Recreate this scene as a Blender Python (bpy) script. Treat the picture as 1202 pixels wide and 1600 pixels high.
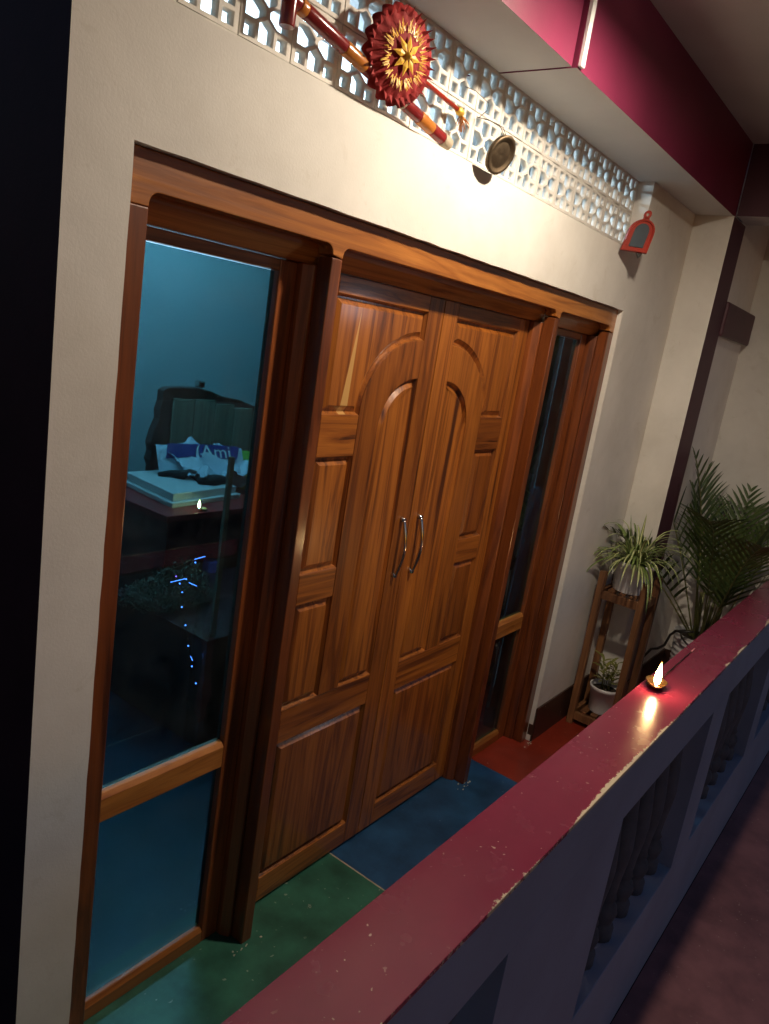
import bpy, bmesh, math, random
from mathutils import Vector, Matrix
R = math.radians
random.seed(7)
for o in list(bpy.data.objects): bpy.data.objects.remove(o)
scene = bpy.context.scene
COL = scene.collection

# ------------------------------------------------------------------ camera, sky, exposure
cam_d = bpy.data.cameras.new('camera'); cam = bpy.data.objects.new('camera', cam_d); COL.objects.link(cam)
cr = Vector((0.59982513, -0.78536378, 0.15301484)); cu = Vector((0.08891051, 0.25547525, 0.96271871)); cf = Vector((0.79517591, 0.56385825, -0.22306757))
m = Matrix(((cr.x, cu.x, -cf.x), (cr.y, cu.y, -cf.y), (cr.z, cu.z, -cf.z))).to_4x4()
m.translation = Vector((-0.8902, -1.3163, 1.8737)); cam.matrix_world = m
cam_d.sensor_fit = 'VERTICAL'; cam_d.sensor_height = 36; cam_d.lens = 1185.4 / 1600 * 36
cam_d.clip_start = 0.02; cam_d.clip_end = 500
scene.camera = cam
world = bpy.data.worlds.new('World'); scene.world = world; world.use_nodes = True
wn = world.node_tree.nodes; wl = world.node_tree.links
sky = wn.new('ShaderNodeTexSky'); sky.sky_type = 'NISHITA'; sky.sun_disc = False
sky.sun_elevation = R(0.7); sky.sun_rotation = R(200)
tint = wn.new('ShaderNodeMix'); tint.data_type = 'RGBA'; tint.blend_type = 'MULTIPLY'; tint.inputs[0].default_value = 1; tint.inputs[7].default_value = (.47, .70, 1.38, 1)
wl.new(sky.outputs[0], tint.inputs[6]); wl.new(tint.outputs[2], wn['Background'].inputs[0]); wn['Background'].inputs[1].default_value = 0.15
scene.view_settings.view_transform = 'Standard'; scene.view_settings.look = 'None'
scene.view_settings.exposure = 0.0; scene.view_settings.gamma = 1.0
scene.cycles.use_denoising = True
scene.cycles.use_adaptive_sampling = True; scene.cycles.adaptive_threshold = .02
scene.cycles.max_bounces = 6; scene.cycles.diffuse_bounces = 4; scene.cycles.glossy_bounces = 3
scene.cycles.transparent_max_bounces = 12; scene.cycles.sample_clamp_indirect = 4
LAMP_GLOW = 1480.0      # bulb over the walkway
LAMP_COL = (1.0, 0.84, 0.66)
TUBE_GLOW = 480.0       # tube light in the room
TUBE_COL = (0.62, 0.83, 1.0)
ADDED_GLOW = 110.0  # assumed unseen lamp, added for the palm shadow and cool fill
ADDED_COL = (0.78, 0.86, 1.0)
FLAME_GLOW = 260.0

# ------------------------------------------------------------------ materials
def new_mat(name):
    mt = bpy.data.materials.new(name); mt.use_nodes = True
    return mt, mt.node_tree.nodes, mt.node_tree.links, mt.node_tree.nodes['Principled BSDF']
def nd(N, t, **kw):
    n = N.new(t)
    for k, v in kw.items(): setattr(n, k, v)
    return n
def ramp(N, L, src, stops):
    r = N.new('ShaderNodeValToRGB'); e = r.color_ramp.elements
    while len(e) > 1: e.remove(e[-1])
    e[0].position = stops[0][0]; e[0].color = (*stops[0][1], 1)
    for p, c in stops[1:]:
        x = e.new(p); x.color = (*c, 1)
    L.new(src, r.inputs[0]); return r.outputs[0]
def coords(N, L, scale, seed=True):
    tc = N.new('ShaderNodeTexCoord'); mp = N.new('ShaderNodeMapping'); mp.inputs['Scale'].default_value = scale
    if seed:
        oi = N.new('ShaderNodeObjectInfo'); mul = nd(N, 'ShaderNodeVectorMath', operation='SCALE')
        cmb = N.new('ShaderNodeCombineXYZ')
        for k, f in enumerate((3.1, 5.7, 9.3)):
            mm = nd(N, 'ShaderNodeMath', operation='MULTIPLY'); mm.inputs[1].default_value = f; L.new(oi.outputs['Random'], mm.inputs[0]); L.new(mm.outputs[0], cmb.inputs[k])
        add = nd(N, 'ShaderNodeVectorMath', operation='ADD'); L.new(tc.outputs['Object'], add.inputs[0]); L.new(cmb.outputs[0], add.inputs[1])
        L.new(add.outputs[0], mp.inputs[0])
    else: L.new(tc.outputs['Object'], mp.inputs[0])
    return mp.outputs[0], tc.outputs['Object']
def noise(N, L, vec, scale, detail=4, rough=.55, dist=0):
    n = N.new('ShaderNodeTexNoise'); n.inputs['Scale'].default_value = scale; n.inputs['Detail'].default_value = detail
    n.inputs['Roughness'].default_value = rough; n.inputs['Distortion'].default_value = dist
    L.new(vec, n.inputs['Vector']); return n.outputs['Fac']
def mix(N, L, fac, a, b, mode='MIX'):
    x = nd(N, 'ShaderNodeMix', data_type='RGBA', blend_type=mode)
    for s, v in ((0, fac), (6, a), (7, b)):
        if hasattr(v, 'is_linked'): L.new(v, x.inputs[s])
        elif s == 0: x.inputs[0].default_value = v
        else: x.inputs[s].default_value = (*v, 1)
    return x.outputs[2]
def mth(N, L, op, a, b=0.0, clamp=False):
    x = nd(N, 'ShaderNodeMath', operation=op); x.use_clamp = clamp
    for s, v in ((0, a), (1, b)):
        if hasattr(v, 'is_linked'): L.new(v, x.inputs[s])
        else: x.inputs[s].default_value = v
    return x.outputs[0]
def bump(N, L, B, h, strength, dist=.01):
    b = N.new('ShaderNodeBump'); b.inputs['Strength'].default_value = strength; b.inputs['Distance'].default_value = dist
    L.new(h, b.inputs['Height']); L.new(b.outputs[0], B.inputs['Normal'])
def step(N, L, v, lo, hi):
    mr = N.new('ShaderNodeMapRange'); mr.inputs[1].default_value = lo; mr.inputs[2].default_value = hi
    L.new(v, mr.inputs[0]); return mr.outputs[0]

def wood(name, axis='Z', light=(.46, .160, .024), mid=(.31, .096, .014), dark=(.085, .024, .006), rough=.34, coat=.6, wedge=None):
    mt, N, L, B = new_mat(name)
    sc = [15, 15, 15]; sc['XYZ'.index(axis)] = .9
    v, oc = coords(N, L, tuple(sc))
    n1 = noise(N, L, v, 1.0, 5, .60, 1.0)
    col = ramp(N, L, n1, [(.33, dark), (.40, mid), (.50, light), (.565, mid), (.60, tuple(.45 * a + .55 * b for a, b in zip(mid, dark))), (.64, mid), (.74, light)])
    sc2 = [70, 70, 70]; sc2['XYZ'.index(axis)] = 2.5
    v2, _ = coords(N, L, tuple(sc2)); n2 = noise(N, L, v2, 1.0, 3, .6, .2)
    fine = ramp(N, L, n2, [(.3, (.62, .55, .5)), (.6, (1, 1, 1))])
    col = mix(N, L, .65, col, fine, 'MULTIPLY')
    sc3 = [5, 5, 5]; sc3['XYZ'.index(axis)] = .5
    v3, _ = coords(N, L, tuple(sc3)); n3 = noise(N, L, v3, 1.0, 2, .5)
    col = mix(N, L, .6, col, ramp(N, L, n3, [(.3, (.55, .48, .42)), (.65, (1.1, 1.05, 1))]), 'MULTIPLY')
    if wedge:
        (x0, z0, x1, z1, w) = wedge
        sp = N.new('ShaderNodeSeparateXYZ'); L.new(oc, sp.inputs[0])
        t = step(N, L, sp.outputs[2], z0, z1)                         # 0 at tip, 1 at foot
        cx = mth(N, L, 'ADD', mth(N, L, 'MULTIPLY', t, x1 - x0), x0)
        d = mth(N, L, 'ABSOLUTE', mth(N, L, 'SUBTRACT', sp.outputs[0], cx))
        wv = mth(N, L, 'MULTIPLY', t, w)
        msk = step(N, L, mth(N, L, 'SUBTRACT', wv, d), -.0006, .0006)
        col = mix(N, L, msk, col, (.62, .36, .12))
    oi = N.new('ShaderNodeObjectInfo')                                  # boards differ in tone
    col = mix(N, L, 1.0, col, ramp(N, L, oi.outputs['Random'], [(0, (.66, .60, .56)), (.5, (.92, .90, .88)), (1, (1.12, 1.12, 1.10))]), 'MULTIPLY')
    L.new(col, B.inputs['Base Color'])
    L.new(ramp(N, L, n2, [(.3, (rough + .12,) * 3), (.7, (rough,) * 3)]), B.inputs['Roughness'])
    B.inputs['Coat Weight'].default_value = coat; B.inputs['Coat Roughness'].default_value = .16
    bump(N, L, B, n2, .25, .002)
    return mt

def painted(name, col, rough=.6, var=.12, scale=3.0, bumpy=.15, spec=.4, specks=None, col2=None, coat=0.0):
    mt, N, L, B = new_mat(name)
    v, oc = coords(N, L, (1, 1, 1), seed=False)
    n1 = noise(N, L, v, scale, 5, .6); n2 = noise(N, L, v, 160, 3, .6)
    lo = tuple(c * (1 - var) for c in col); hi = tuple(min(1, c * (1 + var)) for c in (col2 or col))
    c = ramp(N, L, n1, [(.32, lo), (.68, hi)])
    if name == 'cream_wall_paint':
        nb = noise(N, L, v, .9, 6, .68, .4); ng = noise(N, L, v, 11, 4, .7, .8)
        c = mix(N, L, .8, c, ramp(N, L, nb, [(.34, (.88, .86, .83)), (.52, (1, 1, 1))]), 'MULTIPLY')
        c = mix(N, L, .5, c, ramp(N, L, ng, [(.30, (.86, .84, .80)), (.40, (1, 1, 1))]), 'MULTIPLY')
    if specks:
        sc_, thr, scol = specks
        n3 = noise(N, L, v, sc_, 2, .5); n4 = noise(N, L, v, sc_ * .13, 2, .5)
        msk = mth(N, L, 'MULTIPLY', step(N, L, n3, thr, thr + .03), step(N, L, n4, .42, .62))
        c = mix(N, L, msk, c, scol)
    L.new(c, B.inputs['Base Color']); B.inputs['Roughness'].default_value = rough
    B.inputs['Specular IOR Level'].default_value = spec; B.inputs['Coat Weight'].default_value = coat; B.inputs['Coat Roughness'].default_value = .2
    h = mth(N, L, 'ADD', mth(N, L, 'MULTIPLY', n2, .4), n1)
    bump(N, L, B, h, bumpy, .006)
    return mt
def emit(name, col, strength):
    mt, N, L, B = new_mat(name); N.remove(B)
    e = N.new('ShaderNodeEmission'); e.inputs[0].default_value = (*col, 1); e.inputs[1].default_value = strength
    L.new(e.outputs[0], N['Material Output'].inputs[0]); return mt
def metal(name, col, rough):
    mt, N, L, B = new_mat(name)
    v, _ = coords(N, L, (1, 1, 1)); n = noise(N, L, v, 60, 4, .6)
    B.inputs['Metallic'].default_value = 1.0
    L.new(ramp(N, L, n, [(.3, tuple(c * .8 for c in col)), (.7, col)]), B.inputs['Base Color'])
    L.new(ramp(N, L, n, [(.3, (rough * 1.4,) * 3), (.7, (rough,) * 3)]), B.inputs['Roughness'])
    return mt
def pane_glass(name, tint):
    mt, N, L, B = new_mat(name); N.remove(B)
    tr = N.new('ShaderNodeBsdfTransparent'); tr.inputs[0].default_value = (*tint, 1)
    gl = N.new('ShaderNodeBsdfGlossy'); gl.inputs['Roughness'].default_value = .02
    lw = N.new('ShaderNodeLayerWeight'); lw.inputs[0].default_value = .5            # Schlick reflectance of a pane
    k = mth(N, L, 'ADD', mth(N, L, 'MULTIPLY', mth(N, L, 'POWER', lw.outputs['Facing'], 5.0), .955), .045)
    ms = N.new('ShaderNodeMixShader'); L.new(k, ms.inputs[0]); L.new(tr.outputs[0], ms.inputs[1]); L.new(gl.outputs[0], ms.inputs[2])
    df = N.new('ShaderNodeBsdfDiffuse'); df.inputs[0].default_value = (.55, .60, .60, 1)
    v, _ = coords(N, L, (1, 1, 1)); dn = noise(N, L, v, 7, 5, .65, .6)
    m2 = N.new('ShaderNodeMixShader'); L.new(mth(N, L, 'MULTIPLY', step(N, L, dn, .35, .8), .030), m2.inputs[0]); L.new(ms.outputs[0], m2.inputs[1]); L.new(df.outputs[0], m2.inputs[2])
    L.new(m2.outputs[0], N['Material Output'].inputs[0]); return mt
def leafmat(name, c1, c2):
    mt, N, L, B = new_mat(name)
    v, _ = coords(N, L, (30, 30, 30)); n = noise(N, L, v, 1, 3)
    L.new(ramp(N, L, n, [(.3, c1), (.7, c2)]), B.inputs['Base Color']); B.inputs['Roughness'].default_value = .42
    B.inputs['Transmission Weight'].default_value = 0.0
    return mt

M = {}
M['wood_v'] = wood('teak_vertical', 'Z')
M['wood_h'] = wood('teak_horizontal', 'X')
M['wood_wedge'] = wood('teak_with_sapwood', 'Z', wedge=(.865 - .9775, 1.943, .842 - .9775, 1.668, .016))
M['frame_v'] = wood('frame_teak_vertical', 'Z', (.26, .074, .016), (.175, .046, .010), (.08, .020, .006))
M['frame_h'] = wood('frame_teak_horizontal', 'X', (.48, .190, .038), (.38, .135, .024), (.22, .07, .014))
M['stand'] = wood('stand_wood', 'Z', (.26, .125, .05), (.17, .075, .03), (.08, .035, .014), .5, .05)
M['cream'] = painted('cream_wall_paint', (.70, .675, .62), .62, .075, 3.1, .14)
M['cream2'] = painted('off_white_ceiling_paint', (.64, .62, .60), .75, .06, 2.0, .12)
M['jali'] = painted('white_concrete_block', (.68, .66, .61), .75, .14, 9, .3)
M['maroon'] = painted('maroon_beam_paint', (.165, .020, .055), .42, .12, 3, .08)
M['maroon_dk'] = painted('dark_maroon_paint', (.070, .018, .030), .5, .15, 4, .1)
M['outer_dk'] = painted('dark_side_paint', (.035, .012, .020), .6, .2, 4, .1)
M['skirt'] = painted('dark_brown_skirting_paint', (.055, .026, .018), .4, .2, 6, .1, specks=(60, .70, (.45, .40, .33)))
M['blue'] = painted('slate_blue_paint', (.20, .25, .36), .55, .10, 3, .12)
M['baluster'] = painted('shaded_baluster_paint', (.06, .07, .095), .7, .3, 9, .3)  # base darkened to put the shade inside the openings into the colour
M['fgreen'] = painted('green_cement', (.024, .090, .062), .33, .35, 6, .10, specks=(45, .70, (.26, .30, .24)), col2=(.026, .105, .072))
M['fblue'] = painted('blue_cement', (.014, .050, .115), .33, .35, 6, .10, specks=(50, .72, (.24, .28, .32)), col2=(.016, .060, .135))
M['fred'] = painted('red_cement', (.22, .024, .012), .30, .25, 5, .08, specks=(40, .72, (.45, .25, .18)))
M['fmaroon'] = painted('maroon_cement', (.045, .014, .018), .35, .25, 5, .08)
M['yard'] = painted('reddish_brown_cement', (.20, .088, .092), .42, .3, 5, .12, specks=(70, .70, (.36, .27, .22)))
M['seam'] = painted('dusty_seam', (.30, .26, .20), .8, .2, 30, .2)
M['chip'] = painted('cement_crumb', (.48, .42, .33), .9, .2, 30, .3)
M['rfloor'] = painted('dark_blue_room_cement', (.011, .048, .090), .35, .3, 6, .08, specks=(50, .70, (.10, .14, .18)))
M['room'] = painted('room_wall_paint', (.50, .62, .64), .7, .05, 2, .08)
M['roomdim'] = painted('dimmed_grey_green_room_paint', (.16, .19, .17), .7, .05, 2, .08)  # room paint darkened so this wall looks dim through the pane
M['roomceil'] = painted('room_ceiling_paint', (.78, .80, .80), .8, .06, 2, .1)
M['darkwood'] = wood('dark_furniture_wood', 'Z', (.11, .065, .06), (.07, .042, .04), (.03, .02, .02), .35, .2)
M['boards'] = wood('grey_green_boards', 'Z', (.30, .31, .24), (.22, .23, .18), (.12, .12, .10), .6, .0)
M['red_reflection'] = painted('railing_reflection_red', (.35, .03, .03), .3, .2, 6, .05)  # red painted in for the railing top reflected in the glass
M['white'] = painted('white_plastic', (.78, .78, .77), .45, .05, 4, .05)
M['pot'] = painted('white_pot_plastic', (.74, .73, .72), .35, .05, 5, .05)
M['soil'] = painted('potting_soil', (.035, .024, .016), .9, .4, 40, .6)
M['black'] = painted('black_cloth', (.02, .02, .022), .7, .3, 20, .3)
M['navy'] = painted('navy_print', (.02, .03, .20), .4, .2, 8, .1)
M['bag'] = painted('white_bag_film', (.62, .70, .80), .35, .12, 14, .3)
M['gbag'] = painted('green_bag_film', (.16, .42, .05), .4, .2, 10, .3)
M['ybag'] = painted('yellow_bag_film', (.65, .42, .04), .4, .2, 10, .3)
M['bluecloth'] = painted('blue_cloth', (.06, .14, .22), .8, .25, 12, .4)
M['purple'] = painted('purple_cloth', (.05, .04, .22), .8, .25, 12, .4)
M['bluepot'] = painted('dark_red_drape', (.05, .015, .02), .8, .3, 10, .4)
M['goldp'] = painted('gold_paper', (.80, .46, .06), .35, .2, 30, .1)
M['chrome'] = metal('chrome', (.62, .60, .58), .14)
M['bronze'] = metal('old_bronze', (.17, .125, .08), .48)
M['brass'] = metal('diya_brass', (.75, .45, .16), .32)
M['gold'] = metal('gold_foil', (.95, .60, .10), .38); M['gold'].node_tree.nodes['Principled BSDF'].inputs['Metallic'].default_value = .55
M['iron'] = painted('black_iron', (.02, .018, .016), .45, .2, 20, .2)
M['lacquer'] = painted('maroon_lacquer', (.20, .018, .018), .18, .25, 14, .05, coat=.5)
M['lacquer_o'] = painted('orange_lacquer', (.50, .17, .03), .25, .25, 14, .05, coat=.4)
M['bamboo'] = painted('grey_bamboo', (.34, .28, .20), .6, .25, 20, .2)
M['redcloth'] = painted('red_felt', (.26, .010, .010), .75, .25, 16, .3)
M['redpl'] = painted('red_painted_wood', (.27, .020, .010), .32, .15, 10, .08)
M['slate'] = painted('slate_inset', (.030, .045, .060), .4, .2, 14, .1)
M['leaf1'] = leafmat('spider_leaf_green', (.10, .16, .04), (.20, .26, .07))
M['leaf2'] = leafmat('spider_leaf_cream', (.46, .50, .22), (.64, .62, .34))
M['leaf3'] = leafmat('young_leaf', (.12, .15, .03), (.26, .25, .06))
M['palm'] = leafmat('palm_leaf', (.035, .065, .016), (.085, .13, .035))
M['palmstem'] = leafmat('palm_stem', (.10, .12, .035), (.17, .16, .05))
M['bush'] = leafmat('dry_foliage', (.05, .055, .03), (.12, .11, .06))
M['wire'] = painted('thin_wire', (.10, .07, .05), .5, .1, 10, .05)
M['stick'] = painted('incense_stick', (.045, .012, .012), .7, .2, 30, .2)
M['sticktip'] = painted('pink_stick_end', (.60, .25, .25), .6, .1, 30, .1)
M['flame'] = emit('flame', (1.0, .62, .25), FLAME_GLOW)
_N, _L = M['flame'].node_tree.nodes, M['flame'].node_tree.links
_tc = _N.new('ShaderNodeTexCoord'); _sp = _N.new('ShaderNodeSeparateXYZ'); _L.new(_tc.outputs['Generated'], _sp.inputs[0])
_e = [n for n in _N if n.type == 'EMISSION'][0]
_L.new(ramp(_N, _L, _sp.outputs[2], [(.0, (.25, .22, .8)), (.14, (1, .45, .12)), (.4, (1, .72, .36)), (.75, (1, .55, .16)), (1, (1, .32, .05))]), _e.inputs[0])
_st = ramp(_N, _L, _sp.outputs[2], [(.0, (.03,) * 3), (.25, (.8,) * 3), (.55, (1,) * 3), (.85, (.25,) * 3), (1, (.03,) * 3)])
_L.new(mth(_N, _L, 'MULTIPLY', _st, FLAME_GLOW), _e.inputs[1])
M['bulb'] = emit('lit_bulb', LAMP_COL, LAMP_GLOW)
M['tube'] = emit('lit_tube', TUBE_COL, TUBE_GLOW)
M['added_bulb'] = emit('added_yard_bulb', ADDED_COL, ADDED_GLOW)
M['led'] = emit('blue_led', (.22, .30, 1.0), 22)
M['ledp'] = emit('pink_led', (.8, .2, .9), 14)
M['glass'] = pane_glass('tinted_window_glass', (.215, .375, .415))

# coping paint: glossy maroon, worn to plaster along the yard-side edge
def coping_mat():
    mt, N, L, B = new_mat('worn_maroon_coping')
    v, oc = coords(N, L, (1, 1, 1), seed=False)
    n1 = noise(N, L, v, 4, 5, .6); n2 = noise(N, L, v, 60, 5, .75); n3 = noise(N, L, v, 3.6, 3, .5)
    c = ramp(N, L, n1, [(.3, (.155, .013, .040)), (.7, (.195, .018, .050))])
    sp = N.new('ShaderNodeSeparateXYZ'); L.new(oc, sp.inputs[0])
    e = mth(N, L, 'ADD', sp.outputs[1], .088)                              # metres from the outer edge
    wid = mth(N, L, 'MULTIPLY', step(N, L, n3, .47, .72), .017)
    wid = mth(N, L, 'ADD', wid, mth(N, L, 'SUBTRACT', mth(N, L, 'MULTIPLY', mth(N, L, 'SUBTRACT', n2, .5), .030), .0015))
    msk = step(N, L, mth(N, L, 'SUBTRACT', wid, e), 0, .0012)
    c = mix(N, L, msk, c, (.50, .43, .30))
    vs, _ = coords(N, L, (95, 14, 20), seed=False)                          # fine scratches
    n4 = noise(N, L, vs, 1.6, 2, .5); n5 = noise(N, L, v, 5, 2, .5)
    scr = mth(N, L, 'MULTIPLY', step(N, L, n4, .73, .76), step(N, L, n5, .50, .62))
    n6 = noise(N, L, v, 85, 1, .4)
    scr = mth(N, L, 'MAXIMUM', scr, mth(N, L, 'MULTIPLY', step(N, L, n6, .745, .77), step(N, L, n5, .42, .55)))
    c = mix(N, L, mth(N, L, 'MULTIPLY', mth(N, L, 'MULTIPLY', step(N, L, n6, .74, .765), step(N, L, n5, .45, .58)), .8), c, (.60, .42, .36))
    L.new(c, B.inputs['Base Color'])
    n7 = noise(N, L, v, 9, 4, .6)
    rg = ramp(N, L, n7, [(.3, (.20,) * 3), (.7, (.30,) * 3)])
    L.new(mix(N, L, msk, rg, (.9, .9, .9)), B.inputs['Roughness'])
    h = mth(N, L, 'SUBTRACT', mth(N, L, 'MULTIPLY', n7, .0), mth(N, L, 'MULTIPLY', msk, 1.5))
    bump(N, L, B, h, .25, .004)
    return mt
M['coping'] = coping_mat()

# ------------------------------------------------------------------ helpers
def tag(o, label=None, cat=None, group=None, kind=None):
    if label: o['label'] = label
    if cat: o['category'] = cat
    if group: o['group'] = group
    if kind: o['kind'] = kind
    return o
def empty(name, loc, label, cat, group=None):
    o = bpy.data.objects.new(name, None); COL.objects.link(o); o.location = loc
    o.empty_display_size = .05
    return tag(o, label, cat, group)
def link(name, me, parent=None, loc=(0, 0, 0)):
    o = bpy.data.objects.new(name, me); COL.objects.link(o); o.location = loc
    if parent: o.parent = parent
    return o
class MB:
    """collects geometry in world metres; build() makes one mesh object (local to its thing)"""
    def __init__(s): s.v = []; s.f = []; s.mi = []; s.sm = []
    def add(s, vs, fs, mi=0, smooth=False):
        b = len(s.v); s.v += [tuple(x) for x in vs]
        for k, f in enumerate(fs):
            s.f.append([b + i for i in f]); s.mi.append(mi[k] if isinstance(mi, (list, tuple)) else mi); s.sm.append(smooth)
        return s
    def box(s, x0, x1, y0, y1, z0, z1, mi=0):
        vs = [(x, y, z) for z in (z0, z1) for y in (y0, y1) for x in (x0, x1)]
        # order: bottom, top, front(-y), back, left(-x), right
        fs = [(0, 2, 3, 1), (4, 5, 7, 6), (0, 1, 5, 4), (2, 6, 7, 3), (0, 4, 6, 2), (1, 3, 7, 5)]
        return s.add(vs, fs, mi)
    def prism(s, pts, y0, y1, mi=0, smooth=False):       # polygon in x-z, anticlockwise seen from -y
        n = len(pts); vs = [(x, y0, z) for x, z in pts] + [(x, y1, z) for x, z in pts]
        fs = [tuple(range(n)), tuple(range(2 * n - 1, n - 1, -1))] + [(i, i + n, (i + 1) % n + n, (i + 1) % n) for i in range(n)]
        return s.add(vs, fs, mi, smooth)
    def vprism(s, pts, z0, z1, mi=0):                    # polygon in x-y
        n = len(pts); vs = [(x, y, z0) for x, y in pts] + [(x, y, z1) for x, y in pts]
        fs = [tuple(range(n - 1, -1, -1)), tuple(range(n, 2 * n))] + [(i, (i + 1) % n, (i + 1) % n + n, i + n) for i in range(n)]
        return s.add(vs, fs, mi)
    def xprism(s, pts, x0, x1, mi=0):                    # polygon in y-z
        n = len(pts); vs = [(x0, y, z) for y, z in pts] + [(x1, y, z) for y, z in pts]
        fs = [tuple(range(n)), tuple(range(2 * n - 1, n - 1, -1))] + [(i, i + n, (i + 1) % n + n, (i + 1) % n) for i in range(n)]
        return s.add(vs, fs, mi)
    def tube(s, pts, rad, n=10, mi=0, caps=True):
        pts = [Vector(p) for p in pts]; rs = rad if isinstance(rad, (list, tuple)) else [rad] * len(pts)
        up = None; rings = []; vs = []
        for i, p in enumerate(pts):
            d = (pts[min(i + 1, len(pts) - 1)] - pts[max(i - 1, 0)]).normalized()
            if up is None:
                a = Vector((0, 0, 1)) if abs(d.z) < .9 else Vector((1, 0, 0)); up = (a - d * a.dot(d)).normalized()
            else: up = (up - d * up.dot(d)).normalized()
            w = d.cross(up)
            for k in range(n):
                t = 2 * math.pi * k / n; vs.append(p + (up * math.cos(t) + w * math.sin(t)) * rs[i])
        fs = []
        for i in range(len(pts) - 1):
            for k in range(n):
                fs.append((i * n + k, i * n + (k + 1) % n, (i + 1) * n + (k + 1) % n, (i + 1) * n + k))
        s.add(vs, fs, mi, True)
        if caps:
            b = len(s.v) - len(vs)
            s.f.append([b + k for k in range(n - 1, -1, -1)]); s.mi.append(mi); s.sm.append(False)
            s.f.append([b + (len(pts) - 1) * n + k for k in range(n)]); s.mi.append(mi); s.sm.append(False)
        return s
    def lathe(s, prof, n=24, base=(0, 0, 0), mi=0, mat=None, smooth=True):   # prof: (r, z)
        vs = []; fs = []
        for r, z in prof:
            for k in range(n):
                t = 2 * math.pi * k / n; p = Vector((r * math.cos(t), r * math.sin(t), z))
                if mat: p = mat @ p
                vs.append(p + Vector(base))
        for i in range(len(prof) - 1):
            for k in range(n):
                fs.append((i * n + k, i * n + (k + 1) % n, (i + 1) * n + (k + 1) % n, (i + 1) * n + k))
        return s.add(vs, fs, mi, smooth)
    def mesh(s, name, mats, off=(0, 0, 0)):
        me = bpy.data.meshes.new(name); o = Vector(off)
        me.from_pydata([Vector(v) - o for v in s.v], [], s.f)
        for mt in (mats if isinstance(mats, (list, tuple)) else [mats]): me.materials.append(mt)
        me.polygons.foreach_set('material_index', s.mi); me.polygons.foreach_set('use_smooth', s.sm)
        me.validate(); me.update(); return me
    def build(s, name, mats, parent=None, bevel=0.0, segs=2):
        off = parent.location if parent and parent.type == 'EMPTY' else (0, 0, 0)
        if parent and parent.parent: off = parent.parent.location
        me = s.mesh(name, mats, off)
        bm = bmesh.new(); bm.from_mesh(me); bmesh.ops.recalc_face_normals(bm, faces=bm.faces)
        if bevel:
            ed = [e for e in bm.edges if len(e.link_faces) == 2 and e.calc_face_angle(0) > .6]
            bmesh.ops.bevel(bm, geom=ed, offset=bevel, segments=segs, affect='EDGES', profile=.5, clamp_overlap=True)
        bm.to_mesh(me); bm.free()
        return link(name, me, parent)
def struct(o): o['kind'] = 'structure'; return o
def arc(cx, cz, rx, rz, a0, a1, n):
    return [(cx + rx * math.cos(R(a0 + (a1 - a0) * i / n)), cz + rz * math.sin(R(a0 + (a1 - a0) * i / n))) for i in range(n + 1)]
def copy_tree(o, parent=None, keep=False):
    c = o.copy(); COL.objects.link(c); c.parent = parent
    for ch in o.children: copy_tree(ch, c)
    return c

FZ = -.02           # walkway floor
YZ = -.48           # yard-side floor
W, H = 2.56, 2.15   # door opening
SOF = 2.71          # underside of the beam
CEIL = 3.05
YF = .022           # face of the door frame
YD = .115           # face of the door leaves
CX = 1.2875         # where the leaves meet

# ------------------------------------------------------------------ setting: floors
gf = struct(MB().box(-1.6, 1.128, -.70, .235, FZ - .3, FZ).build('walkway_floor', M['fgreen']))
b1 = struct(MB().box(1.136, 2.156, -.70, .235, FZ - .3, FZ).build('walkway_floor', M['fblue']))
r1 = struct(MB().box(2.158, 4.15, -.70, .235, FZ - .3, FZ).build('walkway_floor', M['fred']))
sm_ = MB().box(1.128, 1.136, -.70, .235, FZ - .3, FZ - .001); struct(sm_.build('floor_seam', M['seam']))
struct(MB().box(2.156, 2.158, -.70, .235, FZ - .3, FZ - .001).build('floor_seam', M['seam']))
struct(MB().box(-12, 14, -14, -.869, YZ - .3, YZ).build('yard_floor', M['yard']))
# room floor
struct(MB().box(0, 1.2, .235, 1.218, FZ - .3, FZ - .002).build('room_floor', M['rfloor']))
struct(MB().box(0, 1.2, 1.224, 2.9, FZ - .3, FZ - .002).build('room_floor', M['rfloor']))
struct(MB().box(1.2, 5.0, .235, 2.9, FZ - .3, FZ - .003).build('room_floor', M['fmaroon']))
struct(MB().box(0, 1.2, 1.218, 1.224, FZ - .3, FZ - .003).build('floor_seam', M['seam']))

# ------------------------------------------------------------------ walls
wall = MB()
poly = [(-.135, FZ), (0, FZ), (0, H), (W, H), (W, FZ), (3.25, FZ), (3.25, SOF), (2.60, SOF), (2.60, 2.40), (-.135, 2.40)]
def ragged(a, b, amp):
    n = max(2, int((Vector(b) - Vector(a)).length / .06)); d = (Vector(b) - Vector(a)).normalized(); q = Vector((-d.y, d.x))
    return [tuple(Vector(a).lerp(Vector(b), i / n) + q * (random.uniform(-amp, amp) if 0 < i else 0)) for i in range(n)]
poly = poly[:1] + ragged((0, FZ), (0, H), .0010) + ragged((0, H), (W, H), .0014) + ragged((W, H), (W, FZ), .0010) + poly[4:9] + ragged((2.60, 2.40), (-.135, 2.40), .0015) + poly[9:]
wall.prism(poly, 0, .2)
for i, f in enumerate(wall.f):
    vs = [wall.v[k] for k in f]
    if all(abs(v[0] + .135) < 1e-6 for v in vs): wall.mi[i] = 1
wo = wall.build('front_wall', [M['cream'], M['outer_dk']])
tag(wo, 'cream plastered wall around the wooden double door', 'wall')
MB().box(2.56, 3.249, -.009, -.0005, FZ, .165).build('skirting', M['skirt'], wo)
MB().box(W + .0005, W + .006, -.009, YF - .001, FZ, .160).build('skirting', M['skirt'], wo)
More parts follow.
